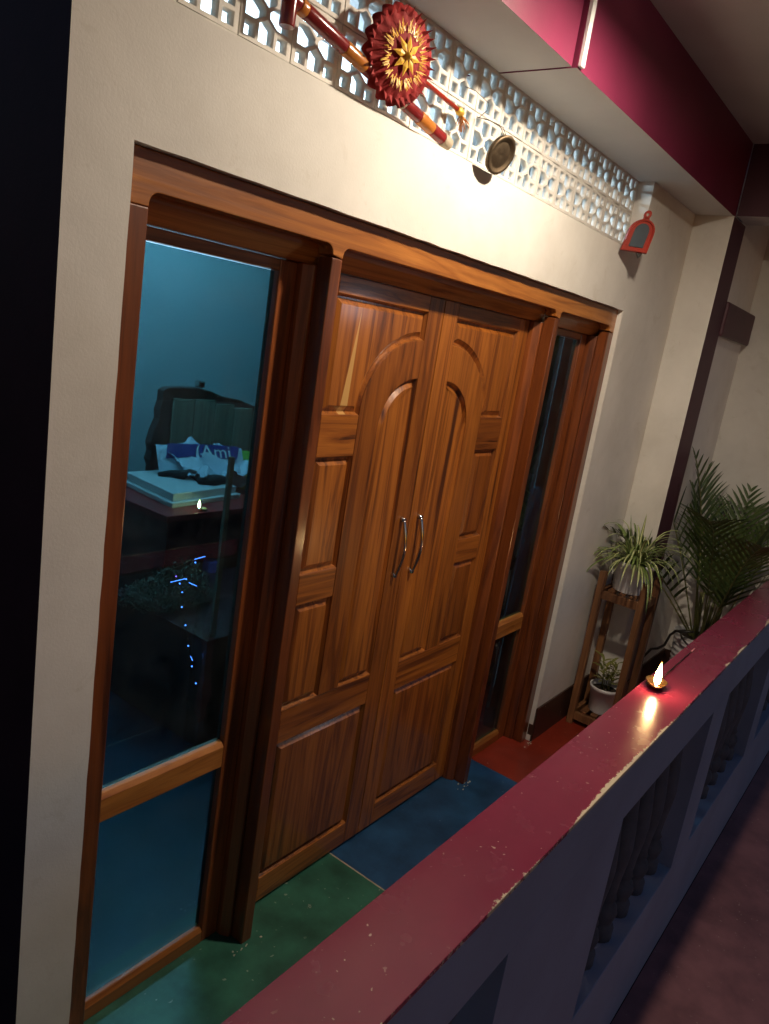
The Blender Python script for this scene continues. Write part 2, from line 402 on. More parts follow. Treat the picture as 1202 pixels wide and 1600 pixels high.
o = MB().box(-.133, 0, .2005, 2.9, FZ, CEIL).build('side_wall', M['outer_dk']); tag(o, 'dark painted side wall at the left edge of the picture', 'wall')
# room shell
o = MB().box(-.13, 5.1, 2.9, 3.05, FZ, CEIL).build('room_wall', M['room']); tag(o, 'pale blue room wall seen through the tall left pane', 'wall')
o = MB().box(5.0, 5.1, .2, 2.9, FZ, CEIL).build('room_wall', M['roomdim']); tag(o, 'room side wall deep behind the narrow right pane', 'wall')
o = MB().box(.002, .012, .24, 2.89, FZ, CEIL - .01).build('room_wall', M['room']); tag(o, 'inner lining of the left side wall, inside the room', 'wall')
o = MB().box(3.26, 5.0, .2, .235, FZ, CEIL).build('room_wall', M['room']); tag(o, 'room wall behind the corner with the potted plants', 'wall')
struct(MB().box(-.13, 5.1, .2, 3.05, CEIL, CEIL + .1).build('room_ceiling', M['roomceil']))

# corner pilaster, recessed side wall, end wall
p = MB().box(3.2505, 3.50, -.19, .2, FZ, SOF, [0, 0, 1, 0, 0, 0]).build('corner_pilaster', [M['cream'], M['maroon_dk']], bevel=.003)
tag(p, 'corner pilaster with cream flank and dark maroon face', 'pilaster')
MB().box(3.241, 3.2503, -.19, -.0095, FZ, .165).build('skirting', M['skirt'], p)
MB().box(3.241, 3.50, -.199, -.1905, FZ, .164).build('skirting', M['skirt'], p)
p = MB().box(3.5005, 4.15, -.165, .2, FZ, CEIL).build('back_wall', M['cream']); tag(p, 'greyish cream wall between maroon pilaster and end wall', 'wall')
MB().box(3.501, 4.15, -.174, -.1655, FZ, .165).build('skirting', M['skirt'], p)
p = MB().box(4.1505, 4.3, -.699, .2, FZ - .29, CEIL).build('end_wall', M['cream']); tag(p, 'cream end wall behind the potted palm', 'wall')
MB().box(4.141, 4.1503, -.70, -.1745, FZ, .165).build('skirting', M['skirt'], p)
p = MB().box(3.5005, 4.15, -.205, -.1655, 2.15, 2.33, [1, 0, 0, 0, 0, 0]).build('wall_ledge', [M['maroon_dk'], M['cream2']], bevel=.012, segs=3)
tag(p, 'short dark maroon ledge high on the wall beside the pilaster', 'ledge')

# beam over the wall, ceiling, cross beam
bt = empty('roof_beam', (1.3, 0, SOF), 'maroon faced beam with pale underside above the jali screen', 'beam')
MB().box(-.6, 1.300, -.172, .2, SOF, CEIL, [1, 0, 0, 0, 0, 0]).build('beam_section', [M['maroon'], M['cream2']], bt)
MB().box(1.306, 3.28, -.186, .2, SOF - .002, CEIL, [1, 0, 0, 0, 0, 0]).build('beam_section', [M['maroon'], M['cream2']], bt)
MB().box(1.301, 1.3055, -.165, .19, SOF + .004, CEIL).build('joint', M['outer_dk'], bt)
MB().box(1.307, 1.331, -.199, -.1865, SOF + .002, CEIL - .001).build('cable_casing', M['white'], bt, bevel=.002)
struct(MB().box(-1.6, 4.3, -2.6, -.1, CEIL + .0005, CEIL + .1).build('ceiling', M['cream2']))
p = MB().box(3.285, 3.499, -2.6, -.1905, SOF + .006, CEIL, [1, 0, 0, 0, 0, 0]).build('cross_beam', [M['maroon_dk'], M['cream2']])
tag(p, 'dark maroon cross beam under the ceiling at upper right', 'beam')

# ------------------------------------------------------------------ jali (breeze block) screen
BW, BH = .155, .140
def jali_mesh():
    cu_ = bpy.data.curves.new('jali_block', 'CURVE'); cu_.dimensions = '2D'; cu_.fill_mode = 'BOTH'
    def sp(pts):
        s = cu_.splines.new('POLY'); s.points.add(len(pts) - 1); s.use_cyclic_u = True
        for q, (x, z) in zip(s.points, pts): q.co = (x, z, 0, 1)
    e = .0012
    sp([(e, e), (BW - e, e), (BW - e, BH - e), (e, BH - e)])
    mx = lambda pts: [(BW - x, z) for x, z in pts]
    mz = lambda pts: [(x, BH - z) for x, z in pts]
    rect = [(.015, .1020), (.045, .1020), (.045, .129), (.015, .129)]
    mid = [(.0560, .129), (.0560, .0945), (.0775, .082), (.0990, .0945), (.0990, .129)]
    hexa = [(.015, .0485), (.0465, .0485), (.071, .0640), (.071, .0760), (.0465, .0915), (.015, .0915)]
    for h in (rect, mx(rect), mz(rect), mz(mx(rect)), mid, mz(mid), hexa, mx(hexa)): sp(h)
    cu_.extrude = .011; cu_.bevel_depth = .001; cu_.bevel_resolution = 0; cu_.offset = -.001
    ob = bpy.data.objects.new('tmp', cu_); COL.objects.link(ob)
    dg = bpy.context.evaluated_depsgraph_get(); me = bpy.data.meshes.new_from_object(ob.evaluated_get(dg))
    bpy.data.objects.remove(ob)
    me.transform(Matrix.Rotation(R(90), 4, 'X')); me.materials.clear(); me.materials.append(M['jali']); me.name = 'jali_block'
    return me
jm = jali_mesh()
js = empty('jali_screen', (-.135, .082, 2.40), 'pierced white breeze block screen above the door wall', 'screen')
MB().box(-.13, 2.60, .068, .096, 2.4005, 2.430).build('bed_course', M['jali'], js)
for r_ in range(2):
    for c_ in range(18):
        x = 2.598 - (c_ + 1) * BW
        if x < -.2: continue
        o = link('breeze_block', jm, js, (x - js.location.x, 0, 2.431 + r_ * BH - js.location.z))

# ------------------------------------------------------------------ door frame with sidelights
fr = empty('door_frame', (CX, YF, FZ), 'varnished teak frame with tinted glass panes on both sides of the door', 'door frame')
mir = lambda pts: [(2 * CX - x, y) for x, y in pts][::-1]
ZH = 2.075         # underside of the head at the face
YB = .165
# head: with rounded corners dropping beside the mullions
def fillet(cx_, side, r=.024):   # curve from mullion side into head underside
    return arc(cx_ + side * r, ZH - r, r, r, 90, 180, 6) if side > 0 else arc(cx_ + side * r, ZH - r, r, r, 0, 90, 6)
hd = [(.0015, H - .0015), (.0015, ZH), (.058, ZH)]
low = []
m1L, m1R = .602, .642; m2L, m2R = 2 * CX - m1R, 2 * CX - m1L
low += [(.0015, ZH - .03), (.058, ZH - .03)] + fillet(.058, 1)[::-1] + fillet(m1L, -1)[::-1] + [(m1R, ZH - .03)] + fillet(m1R, 1)[::-1] + fillet(m2L, -1)[::-1] + [(m2R, ZH - .03)] + fillet(m2R, 1)[::-1] + fillet(W - .058, -1)[::-1] + [(W - .0015, ZH - .03)]
# insert the short ends of the mullions
MB().prism(low + [(W - .0015, H - .0015), (.0015, H - .0015)], YF, .070).build('head', M['frame_h'], fr, bevel=.0022)
MB().xprism([(.0705, H - .002), (.0705, 2.062), (.098, 2.022), (YB, 2.022), (YB, H - .002)], .002, W - .002).build('head_moulding', M['frame_h'], fr, bevel=.002)
zt = ZH - .0305
def post(name, front, back):
    MB().vprism(front, FZ, zt).build(name, M['frame_v'], fr, bevel=.0035, segs=3)
    MB().vprism(back, FZ, 2.0215).build(name + '_moulding', M['frame_v'], fr, bevel=.003)
fl = [(.0015, YF), (.058, YF), (.058, .070), (.0015, .070)]
bl = [(.0015, .0705), (.060, .0705), (.063, .098), (.063, YB), (.0015, YB)]
post('jamb', fl, bl)
mir2 = lambda pts: [(W - x, y) for x, y in pts][::-1]
post('jamb', mir2(fl), mir2([(.0015, .0705), (.062, .0705), (.069, .098), (.069, YB), (.0015, YB)]))
fm = [(m1L, YF), (m1R, YF), (m1R, .070), (m1L, .070)]
bm_ = [(m1L - .010, .0705), (m1R + .010, .0705), (.6665, .098), (.6665, YB), (.578, YB), (.578, .098)]
post('mullion', fm, bm_); post('mullion', mir(fm), mir(bm_))
# sidelights: stile, rails, panes
def sidelight(x0, x1, wl_, wr_):
    ys, yb = .115, .150
    MB().box(x0, x0 + wl_, ys, yb, FZ, 2.0205).build('stile', M['frame_v'], fr, bevel=.003)
    MB().box(x1 - wr_, x1, ys, yb, FZ, 2.0205).build('stile', M['frame_v'], fr, bevel=.003)
    a, b = x0 + wl_ + .0005, x1 - wr_ - .0005
    MB().box(a, b, ys + .001, yb, 1.992, 2.020).build('rail', M['frame_h'], fr, bevel=.003)
    for z0, z1 in ((.592, .672), (FZ, .034)):
        MB().xprism([(ys - .001, z0), (ys - .001, z1 - .014), (ys + .008, z1), (yb, z1), (yb, z0)], a, b).build('rail', M['frame_h'], fr, bevel=.0025)
    MB().box(a - .004, b + .004, .134, .138, .674, 1.990).build('glass_pane', M['glass'], fr)
    MB().box(a - .004, b + .004, .134, .138, .036, .590).build('glass_pane', M['glass'], fr)
sidelight(.0635, .5775, .048, .060); sidelight(2 * CX - .5775, W - .0695, .060, .062)

# ------------------------------------------------------------------ the two door leaves
def inset(pts, d):
    n = len(pts); out = []
    for i in range(n):
        a, b, c = Vector(pts[i - 1]), Vector(pts[i]), Vector(pts[(i + 1) % n])
        e1 = (b - a).normalized(); e2 = (c - b).normalized()
        n1 = Vector((-e1.y, e1.x)); n2 = Vector((-e2.y, e2.x)); q = n1 + n2
        q = q / max(.35, 1 + n1.dot(n2))
        out.append((b.x + q.x * d, b.y + q.y * d))
    return out
def panel_mb(pts):
    p0 = pts; p1 = inset(pts, .006); p2 = inset(pts, .011); p3 = inset(pts, .026)
    n = len(pts); ys = (YD + .004, YD + .015, YD + .015, YD + .003); mb = MB()
    vs = []
    for pp, y in zip((p0, p1, p2, p3), ys): vs += [(x, y, z) for x, z in pp]
    fs = []
    for k in range(3):
        for i in range(n): fs.append((k * n + i, k * n + (i + 1) % n, (k + 1) * n + (i + 1) % n, (k + 1) * n + i))
    fs.append(tuple(3 * n + i for i in range(n)))
    vs += [(x, YD + .030, z) for x, z in p0]
    for i in range(n): fs.append((i, 4 * n + i, 4 * n + (i + 1) % n, (i + 1) % n))
    fs.append(tuple(4 * n + i for i in range(n - 1, -1, -1)))
    return mb.add(vs, fs)
def leaf(side, label):
    S = lambda pts: [(CX + side * u, z) for u, z in pts] if side > 0 else [(CX + side * u, z) for u, z in pts][::-1]
    t = empty('door_leaf', (CX + side * .31, YD, FZ + .012), label, 'door', 'leaves of the carved double door')
    zb, ztop, yb = FZ + .012, 2.0205, YD + .034
    def pc(name, pts, mt, front=0.0):
        return MB().prism(S(pts), YD + front, yb).build(name, mt, t, bevel=.0022)
    rc = lambda u0, u1, z0, z1: [(u0, z0), (u1, z0), (u1, z1), (u0, z1)]
    g = .0004
    pc('stile', rc(.0018, .089, zb, ztop), M['wood_v']); pc('stile', rc(.5405, .6185, zb, ztop), M['wood_v'])
    pc('rail', rc(.089 + g, .5405 - g, 1.970, ztop), M['wood_h'])
    pc('rail', rc(.089 + g, .5405 - g, zb, .083), M['wood_h'])
    pc('rail', rc(.089 + g, .5405 - g, .578, .696), M['wood_h'])
    pc('rail', rc(.3705 + g, .5405 - g, 1.505, 1.632), M['wood_h'])
    pc('rail', rc(.3705 + g, .5405 - g, 1.047, 1.145), M['wood_h'])
    ri = arc(.089, 1.585, .180, .170, 90, 0, 12); ro = arc(.089, 1.632, .281, .247, 0, 90, 14)
    ring = [(.089 + g, z) if u < .0895 else (u, z) for u, z in ri] + [(.269, .696 + g), (.3703, .696 + g)] + [(.089 + g, z) if u < .0895 else (u, z) for u, z in ro]
    ring = ring[::-1]
    # orientation: anticlockwise
    area = sum(ring[i][0] * ring[(i + 1) % len(ring)][1] - ring[(i + 1) % len(ring)][0] * ring[i][1] for i in range(len(ring)))
    if area < 0: ring = ring[::-1]
    pc('arched_muntin', ring, M['wood_v'])
    def pn(pts, mt=M['wood_v']):
        a = sum(pts[i][0] * pts[(i + 1) % len(pts)][1] - pts[(i + 1) % len(pts)][0] * pts[i][1] for i in range(len(pts)))
        if a < 0: pts = pts[::-1]
        panel_mb(S(pts)).build('panel', mt, t)
    pn(rc(.0892, .5403, .0832, .5778))
    pn(rc(.3706, .5403, .6962, 1.0468)); pn(rc(.3706, .5403, 1.1452, 1.5048))
    pn([(.0892, .6962), (.2688, .6962)] + arc(.0892, 1.585, .1796, .1696, 0, 90, 12))
    ro2 = arc(.0892, 1.6322, .2812, .2474, 90, 0, 14)
    top = ro2 + [(.5403, 1.6322), (.5403, 1.9698), (.0892, 1.9698)]
    pn(top, M['wood_wedge'] if side < 0 else M['wood_v'])
    # handle: bowed chrome bar on two round feet
    hu = .052; z0, z1 = 1.068, 1.272; x = CX + side * hu
    pts = [];
    for i in range(17):
        s_ = i / 16; pts.append((x, YD - .012 - .020 * math.sin(math.pi * s_), z0 + (z1 - z0) * s_))
    hb = MB().tube(pts, [.0056 + .0014 * math.sin(math.pi * i / 16) for i in range(17)], 10)
    h = hb.build('handle', M['chrome'], t)
    for z in (z0, z1):
        MB().tube([(x, YD + .002, z), (x, YD - .006, z), (x, YD - .016, z)], [.0100, .0085, .0075], 12).build('handle_foot', M['chrome'], h)
    return t
leaf(-1, 'left leaf of the double door, with a pale streak in its upper panel')
leaf(1, 'right leaf of the double door, hinged beside the narrow glass pane')
# crumbs of plaster at the feet of the posts
cr_ = MB()
for (cx_, cy_, n, sp_) in ((.585, .020, 12, .03), (1.925, .018, 10, .03), (2.545, -.006, 9, .02)):
    for _ in range(n):
        x = cx_ + random.gauss(0, sp_); y = cy_ + random.gauss(0, .010) - .006; r = random.uniform(.0015, .0055)
        k = random.randint(4, 6)
        pts = [(x + r * random.uniform(.6, 1.3) * math.cos(6.28 * i / k), y + r * random.uniform(.5, 1) * math.sin(6.28 * i / k)) for i in range(k)]
        cr_.vprism(pts, FZ, FZ + random.uniform(.001, .004))
tag(cr_.build('plaster_crumbs', M['chip']), 'pale plaster crumbs on the floor at the door frame feet', 'debris', kind='stuff')

# ------------------------------------------------------------------ railing (parapet with balusters)
rl = empty('veranda_railing', (1.3, -.78, FZ), 'slate blue masonry railing with worn maroon coping in the foreground', 'railing')
y0, y1 = -.868, -.70
MB().box(-1.6, 6.4, y0, y1 , .868, .880).build('coping', M['coping'], rl, bevel=.0015)
MB().box(-1.6, 6.4, y0 + .0015, y1 - .0015, .685, .8678).build('top_beam', M['blue'], rl, bevel=.0008)
MB().box(-1.6, 6.4, y0 + .0015, y1 - .0005, YZ + .0005, -.012).build('lower_beam', M['blue'], rl, bevel=.003)
opens = [(-.60, .43), (1.11, 2.10), (2.35, 3.40), (3.65, 4.60), (4.85, 5.85)]
xs = [-1.6] + [v for ab in opens for v in ab] + [6.4]
for i in range(0, len(xs), 2):
    MB().box(xs[i], xs[i + 1], y0 + .0015, y1 - .0015, -.0118, .6848).build('post', M['blue'], rl, bevel=.0008)
prof = [(.0, 0), (.046, 0), (.046, .045), (.034, .055), (.040, .075), (.046, .10), (.040, .125), (.027, .14), (.034, .155), (.027, .17), (.030, .22), (.039, .30), (.043, .36), (.038, .43), (.029, .50), (.025, .545), (.033, .56), (.025, .575), (.032, .60), (.046, .625), (.046, .6955), (.0, .6955)]
bme = MB().lathe(prof, 14).mesh('baluster', M['baluster'])
for a, b in opens:
    n = max(1, round((b - a) / .165) - 0); stp = (b - a) / n
    for i in range(n):
        link('baluster', bme, rl, Vector((a + stp * (i + .5), -.784, -.0117)) - rl.location)

# ------------------------------------------------------------------ oil lamps
def diya(loc, label, tilt, s=1.0):
    t = empty('oil_lamp', loc, label, 'oil lamp'); mb = MB()
    n = 20; prof = [(.010, .0005), (.020, .003), (.027, .011), (.030, .017), (.0275, .017), (.024, .011), (.016, .006), (.0, .005)]
    vs = []; fs = []
    for r, z in prof:
        for k in range(n):
            a = 2 * math.pi * k / n; st = 1 + .75 * max(0, math.cos(a)) ** 6 * (r / .03)
            vs.append((loc[0] + r * s * st * math.cos(a + tilt), loc[1] + r * s * st * math.sin(a + tilt), loc[2] + z * s))
    for i in range(len(prof) - 1):
        for k in range(n): fs.append((i * n + k, i * n + (k + 1) % n, (i + 1) * n + (k + 1) % n, (i + 1) * n + k))
    mb.add(vs, fs, 0, True).build('dish', M['brass'], t)
    wx, wy = loc[0] + .040 * s * math.cos(tilt), loc[1] + .040 * s * math.sin(tilt)
    w = MB().tube([(loc[0], loc[1], loc[2] + .008 * s), (wx, wy, loc[2] + .017 * s), (wx, wy, loc[2] + .023 * s)], .0017 * s, 6).build('wick', M['black'], t)
    fp = [(.0015, 0), (.0072, .009), (.0092, .021), (.0074, .037), (.0038, .055), (.0008, .070)]
    MB().lathe([(r * s, z * s) for r, z in fp], 12, (wx, wy, loc[2] + .017 * s)).build('flame', M['flame'], t)
    return t
diya((1.635, -.742, .8803), 'small brass oil lamp burning on the maroon railing top', R(195), 1.2)
st = empty('incense_stick', (1.70, -.738, .8803), 'thin dark incense stick lying behind the oil lamp on the railing', 'stick')
MB().tube([(1.672, -.742, .892), (1.80, -.739, .8885), (2.10, -.733, .8830)], .0021, 8).build('stick', M['stick'], st)
MB().tube([(2.10, -.733, .8830), (2.15, -.732, .8826)], .0026, 8).build('stick_end', M['sticktip'], st)

# ------------------------------------------------------------------ lamps out of the picture; the one in the yard is added
LX, LY, LZ = 1.20, -.73, 2.905
t = empty('ceiling_bulb', (LX, LY, LZ), 'warm bulb under a shallow shade on the veranda ceiling', 'lamp')
MB().lathe([(.0, CEIL), (.045, CEIL), (.045, CEIL - .02), (.022, CEIL - .035), (.020, CEIL - .085), (.0, CEIL - .085)], 20, (LX, LY, 0)).build('holder', M['white'], t)
MB().lathe([(.021, LZ + .052), (.06, LZ + .040), (.106, LZ - .026), (.108, LZ - .026), (.062, LZ + .044), (.021, LZ + .056)], 32, (LX, LY, 0)).build('shade', M['white'], t)
bp_ = [(.0, -.034)] + [(.046 * math.sin(R(a)), -.034 * math.cos(R(a))) for a in range(15, 150, 15)] + [(.013, .045), (.013, .060)]
MB().lathe(bp_, 20, (LX, LY, LZ)).build('bulb', M['bulb'], t)
t = empty('added_yard_lamp', (3.6, -2.2, YZ), 'added lamp post outside the railing, for palm shadow and cool fill', 'lamp')
MB().tube([(3.6, -2.2, YZ), (3.6, -2.2, 2.0)], .03, 12).build('pole', M['iron'], t)
MB().lathe([(.0, 2.16), (.06, 2.14), (.11, 2.08)], 20, (3.6, -2.2, 0)).build('shade', M['iron'], t)
MB().lathe([(.0, -.03)] + [(.03 * math.sin(R(a)), -.03 * math.cos(R(a))) for a in range(20, 180, 20)] + [(.0, .03)], 16, (3.6, -2.2, 2.05)).build('bulb', M['added_bulb'], t)
t = empty('tube_light', (1.9, 1.9, 2.82), 'cool white tube light hanging in the room', 'lamp')
MB().box(1.2, 2.6, 1.88, 1.92, 2.86, 2.90).build('batten', M['white'], t)
MB().tube([(1.25, 1.9, 2.83), (2.55, 1.9, 2.83)], .014, 12).build('tube', M['tube'], t)
for x in (1.3, 2.5): MB().tube([(x, 1.9, 2.9), (x, 1.9, CEIL)], .004, 6).build('hanger', M['iron'], t)

# ------------------------------------------------------------------ things hung on the jali ledge
def banded(name, label, a, b, r, bands, cat='pipe', ends=True):
    A, B_ = Vector(a), Vector(b); t = empty(name, A, label, cat)
    pos = 0
    for frac, mt, rr in bands:
        q0, q1 = A.lerp(B_, pos), A.lerp(B_, pos + frac); pos += frac
        e = (q1 - q0).normalized() * .003
        MB().tube([q0, q0 + e, q1 - e, q1], [rr * r * .96, rr * r, rr * r, rr * r * .96], 18).build('band', M[mt], t)
    return t
banded('bamboo_pipe', 'long lacquered bamboo pipe slanting across the jali below the round ornament', (.307, .020, 2.542), (1.019, .020, 2.4245), .0172,
       [(.05, 'bamboo', 1.05), (.06, 'lacquer', 1), (.03, 'lacquer_o', 1.02), (.19, 'lacquer', 1), (.11, 'lacquer_o', 1.02), (.20, 'lacquer', 1), (.04, 'bamboo', 1.04), (.10, 'lacquer', 1), (.09, 'lacquer_o', 1.02), (.08, 'lacquer', 1), (.05, 'bamboo', 1.06)])
banded('bamboo_pipe', 'short maroon lacquered pipe hanging upright at the top of the jali', (.359, .020, 2.475), (.363, .020, 2.705), .0172,
       [(.5, 'lacquer', 1), (.08, 'lacquer_o', 1.02), (.42, 'lacquer', 1)])
t = empty('tassel_stick', (.80, .035, 2.55), 'thin red stick with gold tassel poking out beside the round ornament', 'stick')
MB().tube([(.66, .046, 2.570), (1.05, .030, 2.527)], .0062, 10).build('rod', M['redpl'], t)
MB().tube([(1.05, .030, 2.527), (1.064, .030, 2.525), (1.078, .030, 2.522)], [.008, .012, .009], 10).build('knot', M['gold'], t)
tm = MB()
for i in range(34):
    a = random.uniform(0, 6.28); e = Vector((1.084 + random.uniform(-.01, .02), .030 + .016 * math.sin(a), 2.500 + .016 * math.cos(a) - .006))
    tm.tube([(1.072, .030, 2.522), e], [.0022, .0012], 4)
tm.build('tassel', M['lacquer_o'], t)

def japi():
    C0 = Vector((.705, -.012, 2.538)); rot = Matrix.Rotation(R(90), 3, 'X') ; tl = Matrix.Rotation(R(-10), 3, 'Z') @ Matrix.Rotation(R(6), 3, 'X')
    mt = tl @ rot                      # local z -> -y
    t = empty('round_ornament', C0, 'round red ornament with scalloped edge and gold flower on the jali', 'ornament')
    P_ = lambda r, a, z: C0 + mt @ Vector((r * math.cos(a), r * math.sin(a), z))
    mb = MB(); n = 108; vs = []; fs = []
    rings = [(.0, .030), (.050, .024), (.078, .012), (.094, .004), (.108, 0), (.100, -.004)]
    for r, z in rings:
        for k in range(n):
            a = 2 * math.pi * k / n; rr = r * (1 + (.065 * abs(math.sin(9 * a)) - .02 if r > .09 else 0)); zz = z + (.006 * math.cos(18 * a) if r > .09 else 0)
            vs.append(P_(rr, a, zz))
    for i in range(len(rings) - 1):
        for k in range(n): fs.append((i * n + k, i * n + (k + 1) % n, (i + 1) * n + (k + 1) % n, (i + 1) * n + k))
    mb.add(vs, fs, 0, True).build('disc', M['redcloth'], t)
    # standing red frills round the rim
    fm_ = MB()
    for k in range(30):
        a = 2 * math.pi * k / 30 + .05
        fm_.add([P_(.088, a - .07, .006), P_(.088, a + .07, .006), P_(.108 + .006 * random.random(), a + random.uniform(-.05, .05), .022)], [(0, 1, 2)])
    fm_.build('frill', M['redcloth'], t)
    g = MB()
    for k in range(150):
        a = random.uniform(0, 6.283); r0 = random.uniform(.046, .060); r1 = r0 + random.uniform(.012, .026); w = .035
        z0 = .026 - (r0 - .05) * .4
        g.add([P_(r0, a - w, z0), P_(r0, a + w, z0), P_(r1, a + random.uniform(-.1, .1), z0 + random.uniform(-.006, .010))], [(0, 1, 2)])
    g.build('tinsel_ring', M['goldp'], t)
    for k in range(8):
        a = 2 * math.pi * k / 8; w = .36; f = MB()
        vs = [P_(.006, a, .036), P_(.024, a - w, .034), P_(.046, a, .030), P_(.024, a + w, .034), P_(.025, a, .0365)]
        f.add(vs, [(0, 1, 4), (1, 2, 4), (2, 3, 4), (3, 0, 4)]).build('petal', M['goldp'], t)
    MB().lathe([(.0, .046), (.006, .044), (.009, .038), (.009, .032)], 14, C0, mat=mt).build('boss', M['goldp'], t)
japi()

t = empty('hanging_gong', (1.19, -.052, 2.442), 'small dark bronze gong disc hanging on wires before the jali', 'gong')
nrm = Vector((-.08, -.90, -.40)).normalized(); q = Vector((0, 0, 1)).rotation_difference(nrm).to_matrix()
MB().lathe([(.0, .004), (.014, .006), (.034, .002), (.040, .001), (.046, .007), (.053, .009), (.057, .005), (.054, -.006), (.044, -.014), (.0, -.016)], 32, (1.19, -.052, 2.442), mat=q).build('disc', M['bronze'], t)
for dx in (-.006, .008):
    MB().tube([(1.205 + dx, -.050, 2.495), (1.205 + dx * 1.6, -.030, 2.525), (1.208 + dx, .02, 2.545), (1.21, .062, 2.555)], .0011, 5).build('wire', M['wire'], t)
MB().tube([(1.21, .055, 2.555), (1.19, .02, 2.565), (1.16, -.002, 2.575), (1.13, .03, 2.60), (1.12, .062, 2.61)], .0010, 5).build('wire', M['wire'], t)

# red arched tablet
def tablet():
    C0 = Vector((2.375, -.055, 2.374)); ang = R(-52)
    ax = Vector((math.cos(ang), math.sin(ang), 0)); up = (Vector((0, 0, 1)) + ax * .18).normalized(); nn = ax.cross(up).normalized()
    if nn.y > 0: nn = -nn
    t = empty('wall_tablet', C0, 'red arched tablet with slate inset hung at the right end of the jali', 'plaque')
    P_ = lambda u, v, d: C0 + ax * u + up * v + nn * d
    def slab(pts, d0, d1, mt, name, par=t):
        n = len(pts); vs = [P_(u, v, d1) for u, v in pts] + [P_(u, v, d0) for u, v in pts]
        fs = [tuple(range(n)), tuple(range(2 * n - 1, n - 1, -1))] + [(i, i + n, (i + 1) % n + n, (i + 1) % n) for i in range(n)]
        return MB().add(vs, fs).build(name, M[mt], par, bevel=.002)
    w = .056
    out = [(-w, .0), (w, .0)] + arc(0, .080, w, .058, 0, 180, 14)
    slab(out, 0, .012, 'redpl', 'board')
    inn = [(-.031, .020), (.031, .020)] + arc(0, .085, .031, .034, 0, 180, 12)
    slab(inn, .0121, .0155, 'slate', 'inset')
    # raised rim
    rim = MB(); o1 = out; o2 = inset(out, .010); n = len(out); vs = [P_(u, v, .012) for u, v in o1] + [P_(u, v, .019) for u, v in inset(out, .003)] + [P_(u, v, .019) for u, v in inset(out, .008)] + [P_(u, v, .012) for u, v in o2]
    fs = [(k * n + i, k * n + (i + 1) % n, (k + 1) * n + (i + 1) % n, (k + 1) * n + i) for k in range(3) for i in range(n)]
    rim.add(vs, fs).build('rim', M['redpl'], t)
    # loop with hole
    lp = MB(); k = 20; vs = []
    for d in (.002, .010):
        for r in (.0055, .0155):
            for i in range(k):
                a = 2 * math.pi * i / k; vs.append(P_(r * math.cos(a), .156 + r * 1.15 * math.sin(a), d))
    fs = []
    for i in range(k):
        j = (i + 1) % k
        fs += [(i, j, k + j, k + i), (2 * k + i, 3 * k + i, 3 * k + j, 2 * k + j), (k + i, k + j, 3 * k + j, 3 * k + i), (i, 2 * k + i, 2 * k + j, j)]
    lp.add(vs, fs).build('loop', M['redpl'], t)
    slab([(-.015, .136), (.015, .136), (.012, .146), (-.012, .146)], .002, .010, 'redpl', 'neck')
    slab([(.012, -.001), (.040, -.001), (.030, -.024)], .002, .010, 'iron', 'tip')
tablet()

# ------------------------------------------------------------------ plant stand with two pots
ps = empty('plant_stand', (3.06, -.165, FZ), 'slim wooden two tier plant stand against the cream wall', 'plant stand')
lx = (2.955, 3.175); ly = (-.052, -.278)
for x in lx:
    for y in ly:
        MB().box(x - .0175, x + .0175, y - .0175, y + .0175, FZ, .86).build('leg', M['stand'], ps, bevel=.002)
for z in (.735, .030):
    for x in lx: MB().box(x - .012, x + .012, ly[1] + .0177, ly[0] - .0177, z - .022, z + .022).build('cross_rail', M['stand'], ps, bevel=.0015)
    for y in ly: MB().box(lx[0] + .0177, lx[1] - .0177, y - .012, y + .012, z - .022, z + .022).build('cross_rail', M['stand'], ps, bevel=.0015)
    for k in range(3):
        y = ly[1] + .055 + k * .058
        MB().box(lx[0] + .0125, lx[1] - .0125, y - .018, y + .018, z + .0225, z + .0325).build('shelf_slat', M['stand'], ps, bevel=.0015)
def pot(loc, r, h, label, ribs=0, name='flower_pot', mt='pot'):
    t = empty(name, loc, label, 'plant pot')
    prof = [(.0, 0), (r * .78, 0), (r * .80, .004), (r * .95, h - .022), (r * 1.03, h - .020), (r * 1.05, h - .003), (r * 1.03, h), (r * .97, h), (r * .95, h - .015), (r * .93, h - .028)]
    if ribs:
        prof = [(.0, 0), (r * .75, 0)]
        for i in range(ribs * 4 + 1):
            z = h * i / (ribs * 4); prof.append((r * (.76 + .24 * i / (ribs * 4)) + .004 * math.cos(i * math.pi / 2), z))
        prof += [(r * .96, h), (r * .94, h - .03)]
    MB().lathe(prof, 36, loc).build('pot_body', M[mt], t)
    MB().lathe([(.0, h - .022), (r * .5, h - .020), (r * .945, h - .027)], 24, loc).build('soil', M['soil'], t)
    return t
PT = (3.065, -.165, .7685)
pot(PT, .105, .165, 'white pot on the upper tier of the wooden stand')
PL = (3.065, -.165, .0635)
pot(PL, .080, .150, 'small white pot on the lowest tier of the wooden stand')
